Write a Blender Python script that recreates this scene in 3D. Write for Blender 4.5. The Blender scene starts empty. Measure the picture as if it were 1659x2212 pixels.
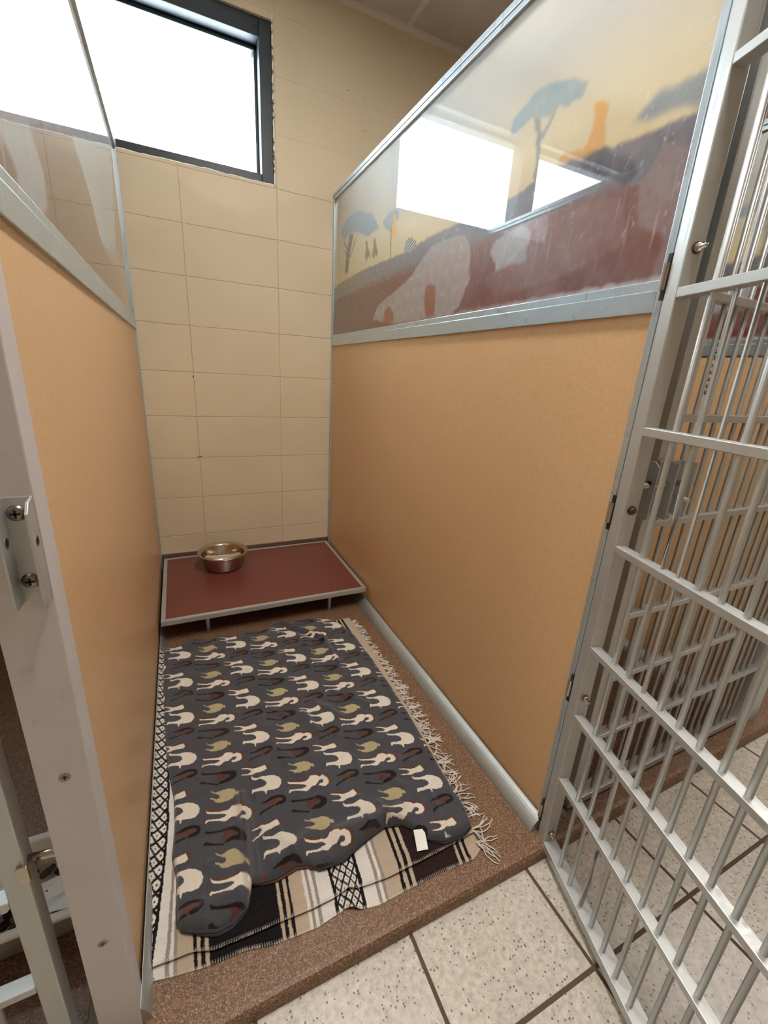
import bpy, bmesh, math, random
import numpy as np
from mathutils import Vector, Matrix, noise
random.seed(7)
S = bpy.context.scene
C = S.collection
W, D = 0.8875, 1.87          # inside width and depth of the kennel
SLAB, TILE, CEIL = 0.012, -0.02, 2.607
PITCH = W + 0.055

# ---------------------------------------------------------------- camera
cam = bpy.data.cameras.new('camera')
cam.sensor_fit = 'HORIZONTAL'; cam.sensor_width = 36.0; cam.lens = 19.909
cam.clip_start = 0.01
co = bpy.data.objects.new('camera', cam); C.objects.link(co)
co.matrix_world = Matrix(((0.905114, 0.080465, -0.417484, 0.139994),
                          (-0.421282, 0.302185, -0.855106, -0.422324),
                          (0.057351, 0.949847, 0.30741, 1.085616),
                          (0, 0, 0, 1)))
S.camera = co
S.view_settings.view_transform = 'Standard'
S.view_settings.look = 'None'
S.view_settings.gamma = 1.0
S.view_settings.use_curve_mapping = False
S.view_settings.exposure = 0.0
SKY_STRENGTH = 18.0
LAMP_STRENGTH = 58.0
SKY_COLOR = (0.80, 0.93, 1.0, 1)
LAMP_COLOR = (1.0, 0.96, 0.91, 1)

def lin(c):
    f = lambda v: v/12.92 if v <= 0.04045 else ((v+0.055)/1.055)**2.4
    return tuple(f(v/255.0) for v in c[:3]) + (1.0,)

wd = bpy.data.worlds.new('sky'); S.world = wd; wd.use_nodes = True
bg = wd.node_tree.nodes['Background']
bg.inputs[0].default_value = SKY_COLOR; bg.inputs[1].default_value = SKY_STRENGTH

# ---------------------------------------------------------------- materials
def mat(name, col, rough=0.5, metal=0.0, coat=0.0, spec=0.5):
    m = bpy.data.materials.new(name); m.use_nodes = True
    b = m.node_tree.nodes['Principled BSDF']
    b.inputs['Base Color'].default_value = lin(col)
    b.inputs['Roughness'].default_value = rough
    b.inputs['Metallic'].default_value = metal
    b.inputs['Coat Weight'].default_value = coat
    b.inputs['Coat Roughness'].default_value = 0.03
    b.inputs['Specular IOR Level'].default_value = spec
    return m
def N(m, t, **kw):
    n = m.node_tree.nodes.new(t)
    for k, v in kw.items(): setattr(n, k, v)
    return n
def L(m, a, b): m.node_tree.links.new(a, b)
def bsdf(m): return m.node_tree.nodes['Principled BSDF']
def coords(m, scale=(1, 1, 1), loc=(0, 0, 0), rot=(0, 0, 0), out='Object'):
    tc = N(m, 'ShaderNodeTexCoord'); mp = N(m, 'ShaderNodeMapping')
    mp.inputs['Scale'].default_value = scale; mp.inputs['Location'].default_value = loc
    mp.inputs['Rotation'].default_value = rot
    L(m, tc.outputs[out], mp.inputs[0]); return mp.outputs[0]
def noise_tex(m, vec, scale, detail=3, rough=0.5):
    n = N(m, 'ShaderNodeTexNoise'); n.inputs['Scale'].default_value = scale
    n.inputs['Detail'].default_value = detail; n.inputs['Roughness'].default_value = rough
    L(m, vec, n.inputs['Vector']); return n.outputs['Fac']
def ramp(m, fac, stops):
    r = N(m, 'ShaderNodeValToRGB'); e = r.color_ramp.elements
    while len(e) < len(stops): e.new(0.5)
    for el, (p, c) in zip(e, stops):
        el.position = p; el.color = lin(c) if max(c[:3]) > 1 else tuple(c[:3]) + (1,)
    L(m, fac, r.inputs[0]); return r.outputs[0]
def mixc(m, fac, a, b, mode='MIX'):
    x = N(m, 'ShaderNodeMix', data_type='RGBA', blend_type=mode)
    if isinstance(fac, (int, float)): x.inputs[0].default_value = fac
    else: L(m, fac, x.inputs[0])
    for v, s in ((a, x.inputs[6]), (b, x.inputs[7])):
        if isinstance(v, tuple): s.default_value = v
        else: L(m, v, s)
    return x.outputs[2]
def bump(m, h, strength=0.2, dist=0.002, prev=None):
    b = N(m, 'ShaderNodeBump'); b.inputs['Strength'].default_value = strength
    b.inputs['Distance'].default_value = dist
    L(m, h, b.inputs['Height'])
    if prev: L(m, prev, b.inputs['Normal'])
    L(m, b.outputs[0], bsdf(m).inputs['Normal']); return b.outputs[0]

# brushed aluminium of the kennel frames
def alu(name, col, rough, metal):
    m = mat(name, col, rough, metal)
    v = coords(m, (60, 60, 6)); f = noise_tex(m, v, 3.0, 4)
    v2 = coords(m); g = noise_tex(m, v2, 18.0, 5, 0.65)
    c = ramp(m, g, [(0.24, tuple(int(x*0.90) for x in col)), (0.36, col), (0.7, tuple(min(255, int(x*1.02)) for x in col))])
    L(m, c, bsdf(m).inputs['Base Color'])
    r = ramp(m, f, [(0.3, (rough-0.06,)*3), (0.7, (rough+0.1,)*3)])
    L(m, r, bsdf(m).inputs['Roughness']); bump(m, f, 0.05, 0.001)
    return m
M_ALU = alu('aluminium_frame', (196, 210, 218), 0.32, 0.75)
M_GATE = alu('aluminium_gate', (190, 192, 190), 0.40, 0.6)
M_POST = alu('satin_aluminium_post', (202, 197, 197), 0.5, 0.2)
M_RAIL = mat('aluminium_cove_rail', (182, 188, 186), 0.45, 0.7)
M_DARKM = mat('dark_gap', (30, 26, 24), 0.7)
M_STEEL = mat('stainless_steel', (190, 178, 165), 0.16, 1.0)
_v = coords(M_STEEL, (1, 1, 40)); bump(M_STEEL, noise_tex(M_STEEL, _v, 12, 2), 0.06, 0.0005)
M_SCREW = mat('screw_steel', (150, 145, 138), 0.3, 1.0)
M_RUST = mat('rusty_bolt', (96, 66, 48), 0.5, 0.5)

# tan laminate panel with chip fibres
M_TAN = mat('tan_fibre_laminate', (212, 170, 118), 0.36, 0, 0.0, 0.4)
_v = coords(M_TAN, (1, 1, 1))
_a = noise_tex(M_TAN, coords(M_TAN, (40, 160, 60)), 2.2, 4, 0.6)
_b = noise_tex(M_TAN, coords(M_TAN, (40, 60, 170)), 2.2, 4, 0.6)
_c = noise_tex(M_TAN, _v, 2.4, 3)
c1 = ramp(M_TAN, _a, [(0.28, (184, 144, 102)), (0.45, (210, 172, 127)), (0.72, (222, 186, 142))])
c2 = ramp(M_TAN, _b, [(0.27, (190, 150, 106)), (0.42, (211, 173, 128)), (0.74, (224, 188, 144))])
c3 = mixc(M_TAN, 0.5, c1, c2)
c4 = mixc(M_TAN, _c, c3, lin((206, 168, 124)))
L(M_TAN, mixc(M_TAN, 0.55, c3, c4), bsdf(M_TAN).inputs['Base Color'])
bump(M_TAN, _a, 0.03, 0.0006)

# concrete block, stack bond, thick cream paint
M_BLOCK = mat('painted_block', (214, 192, 160), 0.55)
tc = N(M_BLOCK, 'ShaderNodeTexCoord'); sx = N(M_BLOCK, 'ShaderNodeSeparateXYZ'); L(M_BLOCK, tc.outputs['Object'], sx.inputs[0])
cb = N(M_BLOCK, 'ShaderNodeCombineXYZ')
mx = N(M_BLOCK, 'ShaderNodeMath', operation='ADD'); mx.inputs[1].default_value = 4.064 - 0.2151
mz = N(M_BLOCK, 'ShaderNodeMath', operation='ADD'); mz.inputs[1].default_value = 4.064 - 1.6558
L(M_BLOCK, sx.outputs[0], mx.inputs[0]); L(M_BLOCK, sx.outputs[2], mz.inputs[0])
wob = noise_tex(M_BLOCK, tc.outputs['Object'], 9, 3)
wm = N(M_BLOCK, 'ShaderNodeMath', operation='MULTIPLY_ADD'); wm.inputs[1].default_value = 0.006
L(M_BLOCK, wob, wm.inputs[0]); L(M_BLOCK, mz.outputs[0], wm.inputs[2])
L(M_BLOCK, mx.outputs[0], cb.inputs[0]); L(M_BLOCK, wm.outputs[0], cb.inputs[1])
def brick(m, vec, bw, rh, mort, smooth=0.3, offset=0.0):
    b = N(m, 'ShaderNodeTexBrick'); b.offset = offset; b.squash = 1.0
    b.inputs['Scale'].default_value = 1.0; b.inputs['Brick Width'].default_value = bw
    b.inputs['Row Height'].default_value = rh; b.inputs['Mortar Size'].default_value = mort
    b.inputs['Mortar Smooth'].default_value = smooth
    L(m, vec, b.inputs['Vector']); return b.outputs['Fac'], b
bf, _ = brick(M_BLOCK, cb.outputs[0], 0.4064, 0.2032, 0.0022, 0.9)
vf = noise_tex(M_BLOCK, tc.outputs['Object'], 1.6, 3)
pock = noise_tex(M_BLOCK, tc.outputs['Object'], 26, 6, 0.7)
cc = ramp(M_BLOCK, vf, [(0.3, (207, 189, 159)), (0.7, (217, 200, 170))])
pk = ramp(M_BLOCK, pock, [(0.24, (0, 0, 0)), (0.30, (1, 1, 1))])
cc = mixc(M_BLOCK, pk, lin((170, 146, 116)), cc)
_mr = N(M_BLOCK, 'ShaderNodeMapRange'); _mr.inputs[1].default_value = 1.84; _mr.inputs[2].default_value = 2.0; _mr.inputs[3].default_value = 1.0; _mr.inputs[4].default_value = 0.3; L(M_BLOCK, sx.outputs[2], _mr.inputs[0])
_bm = N(M_BLOCK, 'ShaderNodeMath', operation='MULTIPLY'); L(M_BLOCK, bf, _bm.inputs[0]); L(M_BLOCK, _mr.outputs[0], _bm.inputs[1]); bf = _bm.outputs[0]
cc2 = mixc(M_BLOCK, bf, cc, lin((203, 180, 147)))
L(M_BLOCK, cc2, bsdf(M_BLOCK).inputs['Base Color'])
inv = N(M_BLOCK, 'ShaderNodeMath', operation='SUBTRACT'); inv.inputs[0].default_value = 1.0; L(M_BLOCK, bf, inv.inputs[1])
n1 = bump(M_BLOCK, inv.outputs[0], 0.6, 0.004)
bump(M_BLOCK, noise_tex(M_BLOCK, tc.outputs['Object'], 60, 5, 0.7), 0.22, 0.002, n1)

M_CHIP = mat('bare_brown_chip', (112, 84, 58), 0.8)
M_PLAIN = mat('cream_wall_paint', (205, 185, 158), 0.6)
M_CEIL = mat('ceiling_tile', (196, 182, 170), 0.8)
_bf, _ = brick(M_CEIL, coords(M_CEIL, loc=(10*1.22-1.232+0.61, 10*0.61 - 1.865, 0)), 0.61, 0.61, 0.012, 0.0)
_bv = noise_tex(M_CEIL, coords(M_CEIL), 6, 4)
L(M_CEIL, mixc(M_CEIL, _bf, ramp(M_CEIL, _bv, [(0.3, (196, 186, 178)), (0.7, (208, 198, 190))]), lin((222, 212, 202))), bsdf(M_CEIL).inputs['Base Color'])
bump(M_CEIL, _bf, 0.6, 0.004)

M_SLAB = mat('brown_quartz_epoxy', (130, 92, 66), 0.5)
_v = coords(M_SLAB)
_n = N(M_SLAB, 'ShaderNodeTexVoronoi'); _n.inputs['Scale'].default_value = 620; L(M_SLAB, _v, _n.inputs['Vector'])
_sp = N(M_SLAB, 'ShaderNodeSeparateColor'); L(M_SLAB, _n.outputs['Color'], _sp.inputs[0])
_c = ramp(M_SLAB, _sp.outputs[0], [(0.0, (78, 54, 36)), (0.35, (106, 76, 53)), (0.7, (128, 96, 70)), (0.93, (152, 120, 92)), (1.0, (180, 150, 124))])
L(M_SLAB, _c, bsdf(M_SLAB).inputs['Base Color']); bump(M_SLAB, _sp.outputs[1], 0.25, 0.001)

M_TILEM = mat('speckled_floor_tile', (190, 182, 170), 0.3)
_v = coords(M_TILEM, loc=(10*0.3149-0.8045, 10*0.3149+0.148, 0))
bf, _ = brick(M_TILEM, _v, 0.3149, 0.3149, 0.0042, 0.1)
_v = coords(M_TILEM)
_m = noise_tex(M_TILEM, _v, 90, 4, 0.7); _s = N(M_TILEM, 'ShaderNodeTexVoronoi'); _s.inputs['Scale'].default_value = 140; _s.inputs['Randomness'].default_value = 1.0
_wv = mixc(M_TILEM, 0.06, _v, noise_tex(M_TILEM, _v, 160, 2)) ; L(M_TILEM, _v, _s.inputs['Vector'])
_bs = ramp(M_TILEM, _m, [(0.32, (170, 162, 148)), (0.5, (196, 188, 174)), (0.68, (212, 204, 192))])
_s2 = N(M_TILEM, 'ShaderNodeSeparateColor'); L(M_TILEM, _s.outputs['Color'], _s2.inputs[0])
_th = ramp(M_TILEM, _s.outputs['Distance'], [(0.22, (1, 1, 1)), (0.32, (0, 0, 0))])
_sel = ramp(M_TILEM, _s2.outputs[0], [(0.66, (0, 0, 0)), (0.70, (1, 1, 1))])
_fl = mixc(M_TILEM, 1.0, _th, _sel, 'MULTIPLY')
_c = mixc(M_TILEM, _fl, _bs, lin((112, 104, 92)))
_c = mixc(M_TILEM, bf, _c, lin((88, 70, 54)))
L(M_TILEM, _c, bsdf(M_TILEM).inputs['Base Color'])
_r = mixc(M_TILEM, bf, (0.32, 0.32, 0.32, 1), (0.8, 0.8, 0.8, 1)); L(M_TILEM, _r, bsdf(M_TILEM).inputs['Roughness'])
_i = N(M_TILEM, 'ShaderNodeMath', operation='SUBTRACT'); _i.inputs[0].default_value = 1.0; L(M_TILEM, bf, _i.inputs[1])
_b1 = bump(M_TILEM, _i.outputs[0], 0.6, 0.002); bump(M_TILEM, _m, 0.12, 0.0006, _b1)

M_COVE = mat('dark_brown_cove', (92, 66, 50), 0.5)
bump(M_COVE, noise_tex(M_COVE, coords(M_COVE), 200, 3), 0.3, 0.001)
M_BED = mat('maroon_laminate', (112, 60, 50), 0.33)
_f = noise_tex(M_BED, coords(M_BED, (1, 1, 1)), 300, 3)
L(M_BED, ramp(M_BED, _f, [(0.3, (98, 50, 42)), (0.7, (122, 68, 56))]), bsdf(M_BED).inputs['Base Color'])
M_WFRAME = mat('window_frame_slate', (26, 38, 46), 0.42)
M_CAULK = mat('white_caulk', (232, 226, 214), 0.6)
bump(M_CAULK, noise_tex(M_CAULK, coords(M_CAULK), 80, 3), 0.6, 0.003)
M_WHITEP = mat('white_plastic', (228, 226, 220), 0.35)
M_PAPER = mat('white_paper', (236, 238, 240), 0.8)
M_KIBBLE = mat('brown_kibble', (74, 44, 28), 0.8)
M_LABEL = mat('care_label', (238, 236, 228), 0.7)
M_YARN = mat('white_yarn', (214, 205, 194), 0.9)
bump(M_YARN, noise_tex(M_YARN, coords(M_YARN), 900, 2), 0.5, 0.001)
M_GLASS = mat('window_glass', (255, 255, 255), 0.0)
bsdf(M_GLASS).inputs['Transmission Weight'].default_value = 1.0
bsdf(M_GLASS).inputs['IOR'].default_value = 1.0
M_WATER = mat('water', (235, 240, 240), 0.02)
bsdf(M_WATER).inputs['Transmission Weight'].default_value = 1.0
bsdf(M_WATER).inputs['IOR'].default_value = 1.33
M_DIFF = mat('lamp_diffuser', (255, 250, 240), 0.5)
bsdf(M_DIFF).inputs['Emission Color'].default_value = LAMP_COLOR
bsdf(M_DIFF).inputs['Emission Strength'].default_value = LAMP_STRENGTH

def vcol(name, rough, coat=0.0, spec=0.5, fuzz=0.0):
    m = mat(name, (128, 128, 128), rough, 0, coat, spec)
    a = N(m, 'ShaderNodeVertexColor'); a.layer_name = 'col'
    L(m, a.outputs[0], bsdf(m).inputs['Base Color'])
    bsdf(m).inputs['Sheen Weight'].default_value = fuzz
    return m, a.outputs[0]
M_MURAL, _ = vcol('mural_print_under_gloss', 0.5, 1.0)
bsdf(M_MURAL).inputs['Coat Roughness'].default_value = 0.0
_n = noise_tex(M_MURAL, coords(M_MURAL), 40, 5, 0.7)
L(M_MURAL, ramp(M_MURAL, _n, [(0.5, (0.0, 0.0, 0.0)), (0.8, (0.012, 0.012, 0.012))]), bsdf(M_MURAL).inputs['Coat Roughness'])
bsdf(M_MURAL).inputs['Coat IOR'].default_value = 1.65
M_FLEECE, _ = vcol('printed_fleece', 0.95, 0, 0.1, 0.3)
bump(M_FLEECE, noise_tex(M_FLEECE, coords(M_FLEECE), 500, 4, 0.7), 0.5, 0.002)
M_SERAPE, _ = vcol('woven_cotton', 0.95, 0, 0.1, 0.1)
_w = N(M_SERAPE, 'ShaderNodeTexWave'); _w.bands_direction = 'Y'; _w.inputs['Scale'].default_value = 95; _w.inputs['Distortion'].default_value = 2.5; _w.inputs['Detail Scale'].default_value = 4
L(M_SERAPE, coords(M_SERAPE), _w.inputs['Vector'])
_b = bump(M_SERAPE, _w.outputs['Fac'], 0.5, 0.0015)
bump(M_SERAPE, noise_tex(M_SERAPE, coords(M_SERAPE), 350, 4, 0.7), 0.5, 0.002, _b)

# ---------------------------------------------------------------- helpers
class MB:
    def __init__(s): s.v = []; s.f = []
    def add(s, vs, fs):
        o = len(s.v); s.v += [tuple(v) for v in vs]; s.f += [tuple(i+o for i in f) for f in fs]; return s
    def box(s, x0, x1, y0, y1, z0, z1):
        return s.add([(x0, y0, z0), (x1, y0, z0), (x1, y1, z0), (x0, y1, z0), (x0, y0, z1), (x1, y0, z1), (x1, y1, z1), (x0, y1, z1)],
                     [(3, 2, 1, 0), (4, 5, 6, 7), (0, 1, 5, 4), (1, 2, 6, 5), (2, 3, 7, 6), (3, 0, 4, 7)])
    def tube(s, pts, r, n=10, cap=True):
        pts = [Vector(p) for p in pts]; rings = []
        rr = r if isinstance(r, (list, tuple)) else [r]*len(pts)
        for i, p in enumerate(pts):
            d = (pts[min(i+1, len(pts)-1)] - pts[max(i-1, 0)]).normalized()
            a = d.cross(Vector((0, 0, 1)));
            if a.length < 1e-3: a = Vector((1, 0, 0))
            a.normalize(); b = d.cross(a)
            rings.append([p + (a*math.cos(2*math.pi*k/n) + b*math.sin(2*math.pi*k/n))*rr[i] for k in range(n)])
        vs = [v for q in rings for v in q]; fs = []
        for i in range(len(pts)-1):
            for k in range(n):
                fs.append((i*n+k, i*n+(k+1) % n, (i+1)*n+(k+1) % n, (i+1)*n+k))
        if cap: fs += [tuple(range(n-1, -1, -1)), tuple((len(pts)-1)*n+k for k in range(n))]
        return s.add(vs, fs)
    def lathe(s, prof, c=(0, 0, 0), n=48, axis='z'):
        vs = []; fs = []
        for r, h in prof:
            for k in range(n):
                a = 2*math.pi*k/n; q = (r*math.cos(a), r*math.sin(a), h)
                if axis == 'y': q = (q[0], q[2], q[1])
                if axis == 'x': q = (q[2], q[0], q[1])
                vs.append((c[0]+q[0], c[1]+q[1], c[2]+q[2]))
        for i in range(len(prof)-1):
            for k in range(n): fs.append((i*n+k, i*n+(k+1) % n, (i+1)*n+(k+1) % n, (i+1)*n+k))
        return s.add(vs, fs)
    def prism(s, prof, y0, y1, axis='y'):     # profile in (x, z), extruded along y
        n = len(prof); vs = [(x, y0, z) for x, z in prof] + [(x, y1, z) for x, z in prof]
        if axis == 'x': vs = [(y0, x, z) for x, z in prof] + [(y1, x, z) for x, z in prof]
        return s.add(vs, [tuple(range(n-1, -1, -1)), tuple(range(n, 2*n))] + [(i, (i+1) % n, n+(i+1) % n, n+i) for i in range(n)])
    def build(s, name, m, parent=None, bevel=0.0, smooth=False, seg=2):
        me = bpy.data.meshes.new(name); me.from_pydata(s.v, [], s.f); me.update()
        bm = bmesh.new(); bm.from_mesh(me); bmesh.ops.recalc_face_normals(bm, faces=bm.faces); bm.to_mesh(me); bm.free()
        o = bpy.data.objects.new(name, me); C.objects.link(o); me.materials.append(m)
        if smooth:
            for p in me.polygons: p.use_smooth = True
        if parent: o.parent = parent
        if bevel:
            b = o.modifiers.new('bevel', 'BEVEL'); b.width = bevel; b.segments = seg; b.limit_method = 'ANGLE'; b.angle_limit = math.radians(40)
        return o
def tag(o, label, cat, group=None):
    o['label'] = label; o['category'] = cat
    if group: o['group'] = group
    return o
def struct(o): o['kind'] = 'structure'; return o
def thing(name, label, cat, loc=(0, 0, 0), rz=0, group=None):
    o = bpy.data.objects.new(name, None); C.objects.link(o); o.empty_display_size = 0.05
    o.location = loc; o.rotation_euler = (0, 0, rz); return tag(o, label, cat, group)
def inside(px, py, poly):
    r = np.zeros(px.shape, bool); n = len(poly)
    for i in range(n):
        x0, y0 = poly[i]; x1, y1 = poly[(i+1) % n]
        if y0 == y1: continue
        c = ((y0 > py) != (y1 > py)) & (px < (x1-x0)*(py-y0)/(y1-y0)+x0); r ^= c
    return r
def grid_mesh(name, P, cols, m, parent=None, smooth=True):
    """P: (ny, nx, 3) positions, cols: (ny, nx, 3) linear colours"""
    ny, nx = P.shape[:2]
    idx = np.arange(nx*ny).reshape(ny, nx)
    f = np.stack([idx[:-1, :-1], idx[:-1, 1:], idx[1:, 1:], idx[1:, :-1]], -1).reshape(-1, 4)
    me = bpy.data.meshes.new(name)
    me.vertices.add(nx*ny); me.vertices.foreach_set('co', P.reshape(-1).astype(np.float32))
    me.loops.add(f.size); me.loops.foreach_set('vertex_index', f.reshape(-1).astype(np.int32))
    me.polygons.add(len(f)); me.polygons.foreach_set('loop_start', np.arange(0, f.size, 4, dtype=np.int32))
    me.update(calc_edges=True)
    me.polygons.foreach_set('use_smooth', [smooth]*len(f))
    a = me.color_attributes.new('col', 'FLOAT_COLOR', 'POINT')
    c = np.ones((nx*ny, 4), np.float32); c[:, :3] = cols.reshape(-1, 3); a.data.foreach_set('color', c.reshape(-1))
    me.materials.append(m); me.update()
    o = bpy.data.objects.new(name, me); C.objects.link(o)
    if parent: o.parent = parent
    return o
rng = np.random.RandomState(3)
def fbm(x, y, seed=0, octaves=3):
    """cheap smooth noise from rotated sines"""
    r = np.random.RandomState(seed); out = np.zeros_like(x); amp = 1.0; fr = 1.0; tot = 0
    for o in range(octaves):
        for k in range(4):
            a = r.uniform(0, 2*np.pi); ph = r.uniform(0, 6.28, 2); w = r.uniform(0.7, 1.4)*fr
            out += amp*np.sin(w*(x*np.cos(a)+y*np.sin(a))+ph[0] + 0.8*np.sin(0.7*w*(y*np.cos(a)-x*np.sin(a))+ph[1]))/4
        tot += amp; amp *= 0.5; fr *= 2.1
    return out/tot
def blur(m, k):
    m = m.astype(float)
    for ax in (0, 1):
        for _ in range(2):
            c = np.cumsum(np.pad(m, [(k+1, k) if a == ax else (0, 0) for a in (0, 1)], mode='edge'), axis=ax)
            n = m.shape[ax]; hi = np.take(c, np.arange(2*k+1, n+2*k+1), axis=ax); lo = np.take(c, np.arange(0, n), axis=ax)
            m = (hi-lo)/(2*k+1)
    return m
def A3(c): return np.array(lin(c)[:3])
ANIM={'sheep': [(-0.0244, 0.0394), (-0.022, 0.0364), (-0.0191, 0.0323), (-0.0047, 0.0264), (0.0094, 0.0251), (0.0188, 0.0243), (0.0319, 0.0175), (0.042, 0.0074), (0.0459, -0.0059), (0.0438, -0.018), (0.0359, -0.0274), (0.0229, -0.0277), (0.0098, -0.0237), (0.0057, -0.0234), (0.0029, -0.0332), (0.0008, -0.0323), (0.0007, -0.0227), (-0.0074, -0.0167), (-0.0205, -0.0127), (-0.026, -0.0118), (-0.0281, -0.015), (-0.0307, -0.0126), (-0.0284, -0.0025), (-0.0252, -0.0024), (-0.0101, -0.0058), (0.0014, -0.0063), (0.0086, -0.0022), (0.0092, 0.0047), (0.0049, 0.0137), (-0.0056, 0.0209), (-0.0191, 0.0249), (-0.0248, 0.0302)], 'cat': [(-0.0248, 0.0181), (-0.0125, 0.0142), (0.0036, 0.0043), (0.0149, 0.0029), (0.0317, 0.0053), (0.0344, -0.0034), (0.0354, -0.011), (0.0282, -0.0142), (0.0099, -0.0107), (-0.0026, -0.0129), (-0.0126, -0.0088), (-0.026, -0.0032), (-0.027, -0.0004), (-0.0114, -0.0052), (-0.003, -0.0034), (-0.0045, 0.0034), (-0.0103, 0.0092), (-0.0237, 0.0155)], 'pig': [(-0.0247, 0.0207), (-0.022, 0.0166), (-0.013, 0.0129), (0.0023, 0.0142), (0.017, 0.0128), (0.0269, 0.0073), (0.0307, 0.0027), (0.0358, 0.0052), (0.0363, 0.0019), (0.0325, -0.0026), (0.0264, -0.0076), (0.023, -0.0151), (0.0126, -0.021), (0.0008, -0.0191), (-0.0099, -0.0133), (-0.0184, -0.0084), (-0.0235, -0.0092), (-0.0285, -0.01), (-0.0277, -0.0046), (-0.0181, -0.0071), (-0.0059, -0.0077), (-0.0001, -0.0042), (-0.0013, 0.0007), (-0.0086, 0.0061), (-0.0182, 0.0121), (-0.0242, 0.016)], 'llama': [(-0.0485, 0.0278), (-0.0458, 0.0226), (-0.035, 0.0182), (-0.0175, 0.0123), (-0.0035, 0.0107), (0.0044, 0.013), (0.0113, 0.02), (0.023, 0.018), (0.0303, 0.0136), (0.0325, 0.0085), (0.0424, 0.0087), (0.0522, 0.0004), (0.0537, -0.01), (0.0498, -0.018), (0.0403, -0.0209), (0.0288, -0.0189), (0.0248, -0.0159), (0.026, -0.0123), (0.0357, -0.0122), (0.0395, -0.0083), (0.0385, -0.0037), (0.0308, -0.0006), (0.0231, -0.0057), (0.017, -0.01), (0.0077, -0.0088), (-0.0012, -0.0146), (-0.0078, -0.0171), (-0.0212, -0.0103), (-0.0363, -0.0054), (-0.0464, -0.0039), (-0.0508, -0.0078), (-0.0522, -0.0041), (-0.0486, 0.001), (-0.0354, -0.0018), (-0.0199, -0.0055), (-0.009, -0.0047), (-0.0034, -0.0016), (-0.0102, 0.0039), (-0.0276, 0.0102), (-0.0427, 0.0159), (-0.0477, 0.0193)], 'darkA': [(-0.0363, 0.0076), (-0.0215, 0.0093), (-0.0071, 0.0139), (0.0087, 0.0127), (0.0212, 0.0063), (0.0262, -0.0024), (0.024, -0.0121), (0.0141, -0.0157), (0.0006, -0.0153), (-0.0041, -0.0108), (0.0047, -0.0067), (0.0162, -0.0062), (0.0183, -0.0018), (0.0114, 0.0036), (0.0004, 0.0055), (-0.0136, 0.0034), (-0.027, 0.0038), (-0.0357, 0.0048)], 'darkAleg': [(-0.0442, -0.0193), (-0.039, -0.0141), (-0.0209, -0.0115), (-0.0072, -0.0096), (-0.0035, -0.0136), (-0.0173, -0.0156), (-0.0333, -0.0189), (-0.0424, -0.0213)], 'darkAfill': [(-0.0228, 0.0021), (0.0001, 0.0043), (0.0154, 0.0007), (0.0164, -0.005), (0.0023, -0.007), (-0.0074, -0.0107), (-0.0155, -0.0061)], 'darkB': [(-0.0418, 0.0285), (-0.032, 0.0219), (-0.013, 0.0154), (0.005, 0.0131), (0.0203, 0.0093), (0.0301, 0.0027), (0.0329, -0.0074), (0.0283, -0.0181), (0.0153, -0.0227), (-0.0012, -0.0244), (-0.0097, -0.0221), (-0.0058, -0.0164), (0.0091, -0.0127), (0.0176, -0.0074), (0.0148, -0.0012), (-0.0037, 0.0072), (-0.0249, 0.0139), (-0.0416, 0.0203)], 'darkBleg': [(-0.0467, -0.0007), (-0.0398, 0.0001), (-0.0348, -0.0068), (-0.0174, -0.0176), (-0.0097, -0.0221), (-0.0119, -0.026), (-0.0224, -0.0192), (-0.0399, -0.0095), (-0.047, -0.0066)], 'darkBfill': [(-0.0143, 0.0108), (0.019, -0.0029), (0.0077, -0.0096), (-0.0072, -0.0134), (-0.0153, -0.01), (-0.0082, -0.0006)]}
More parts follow.
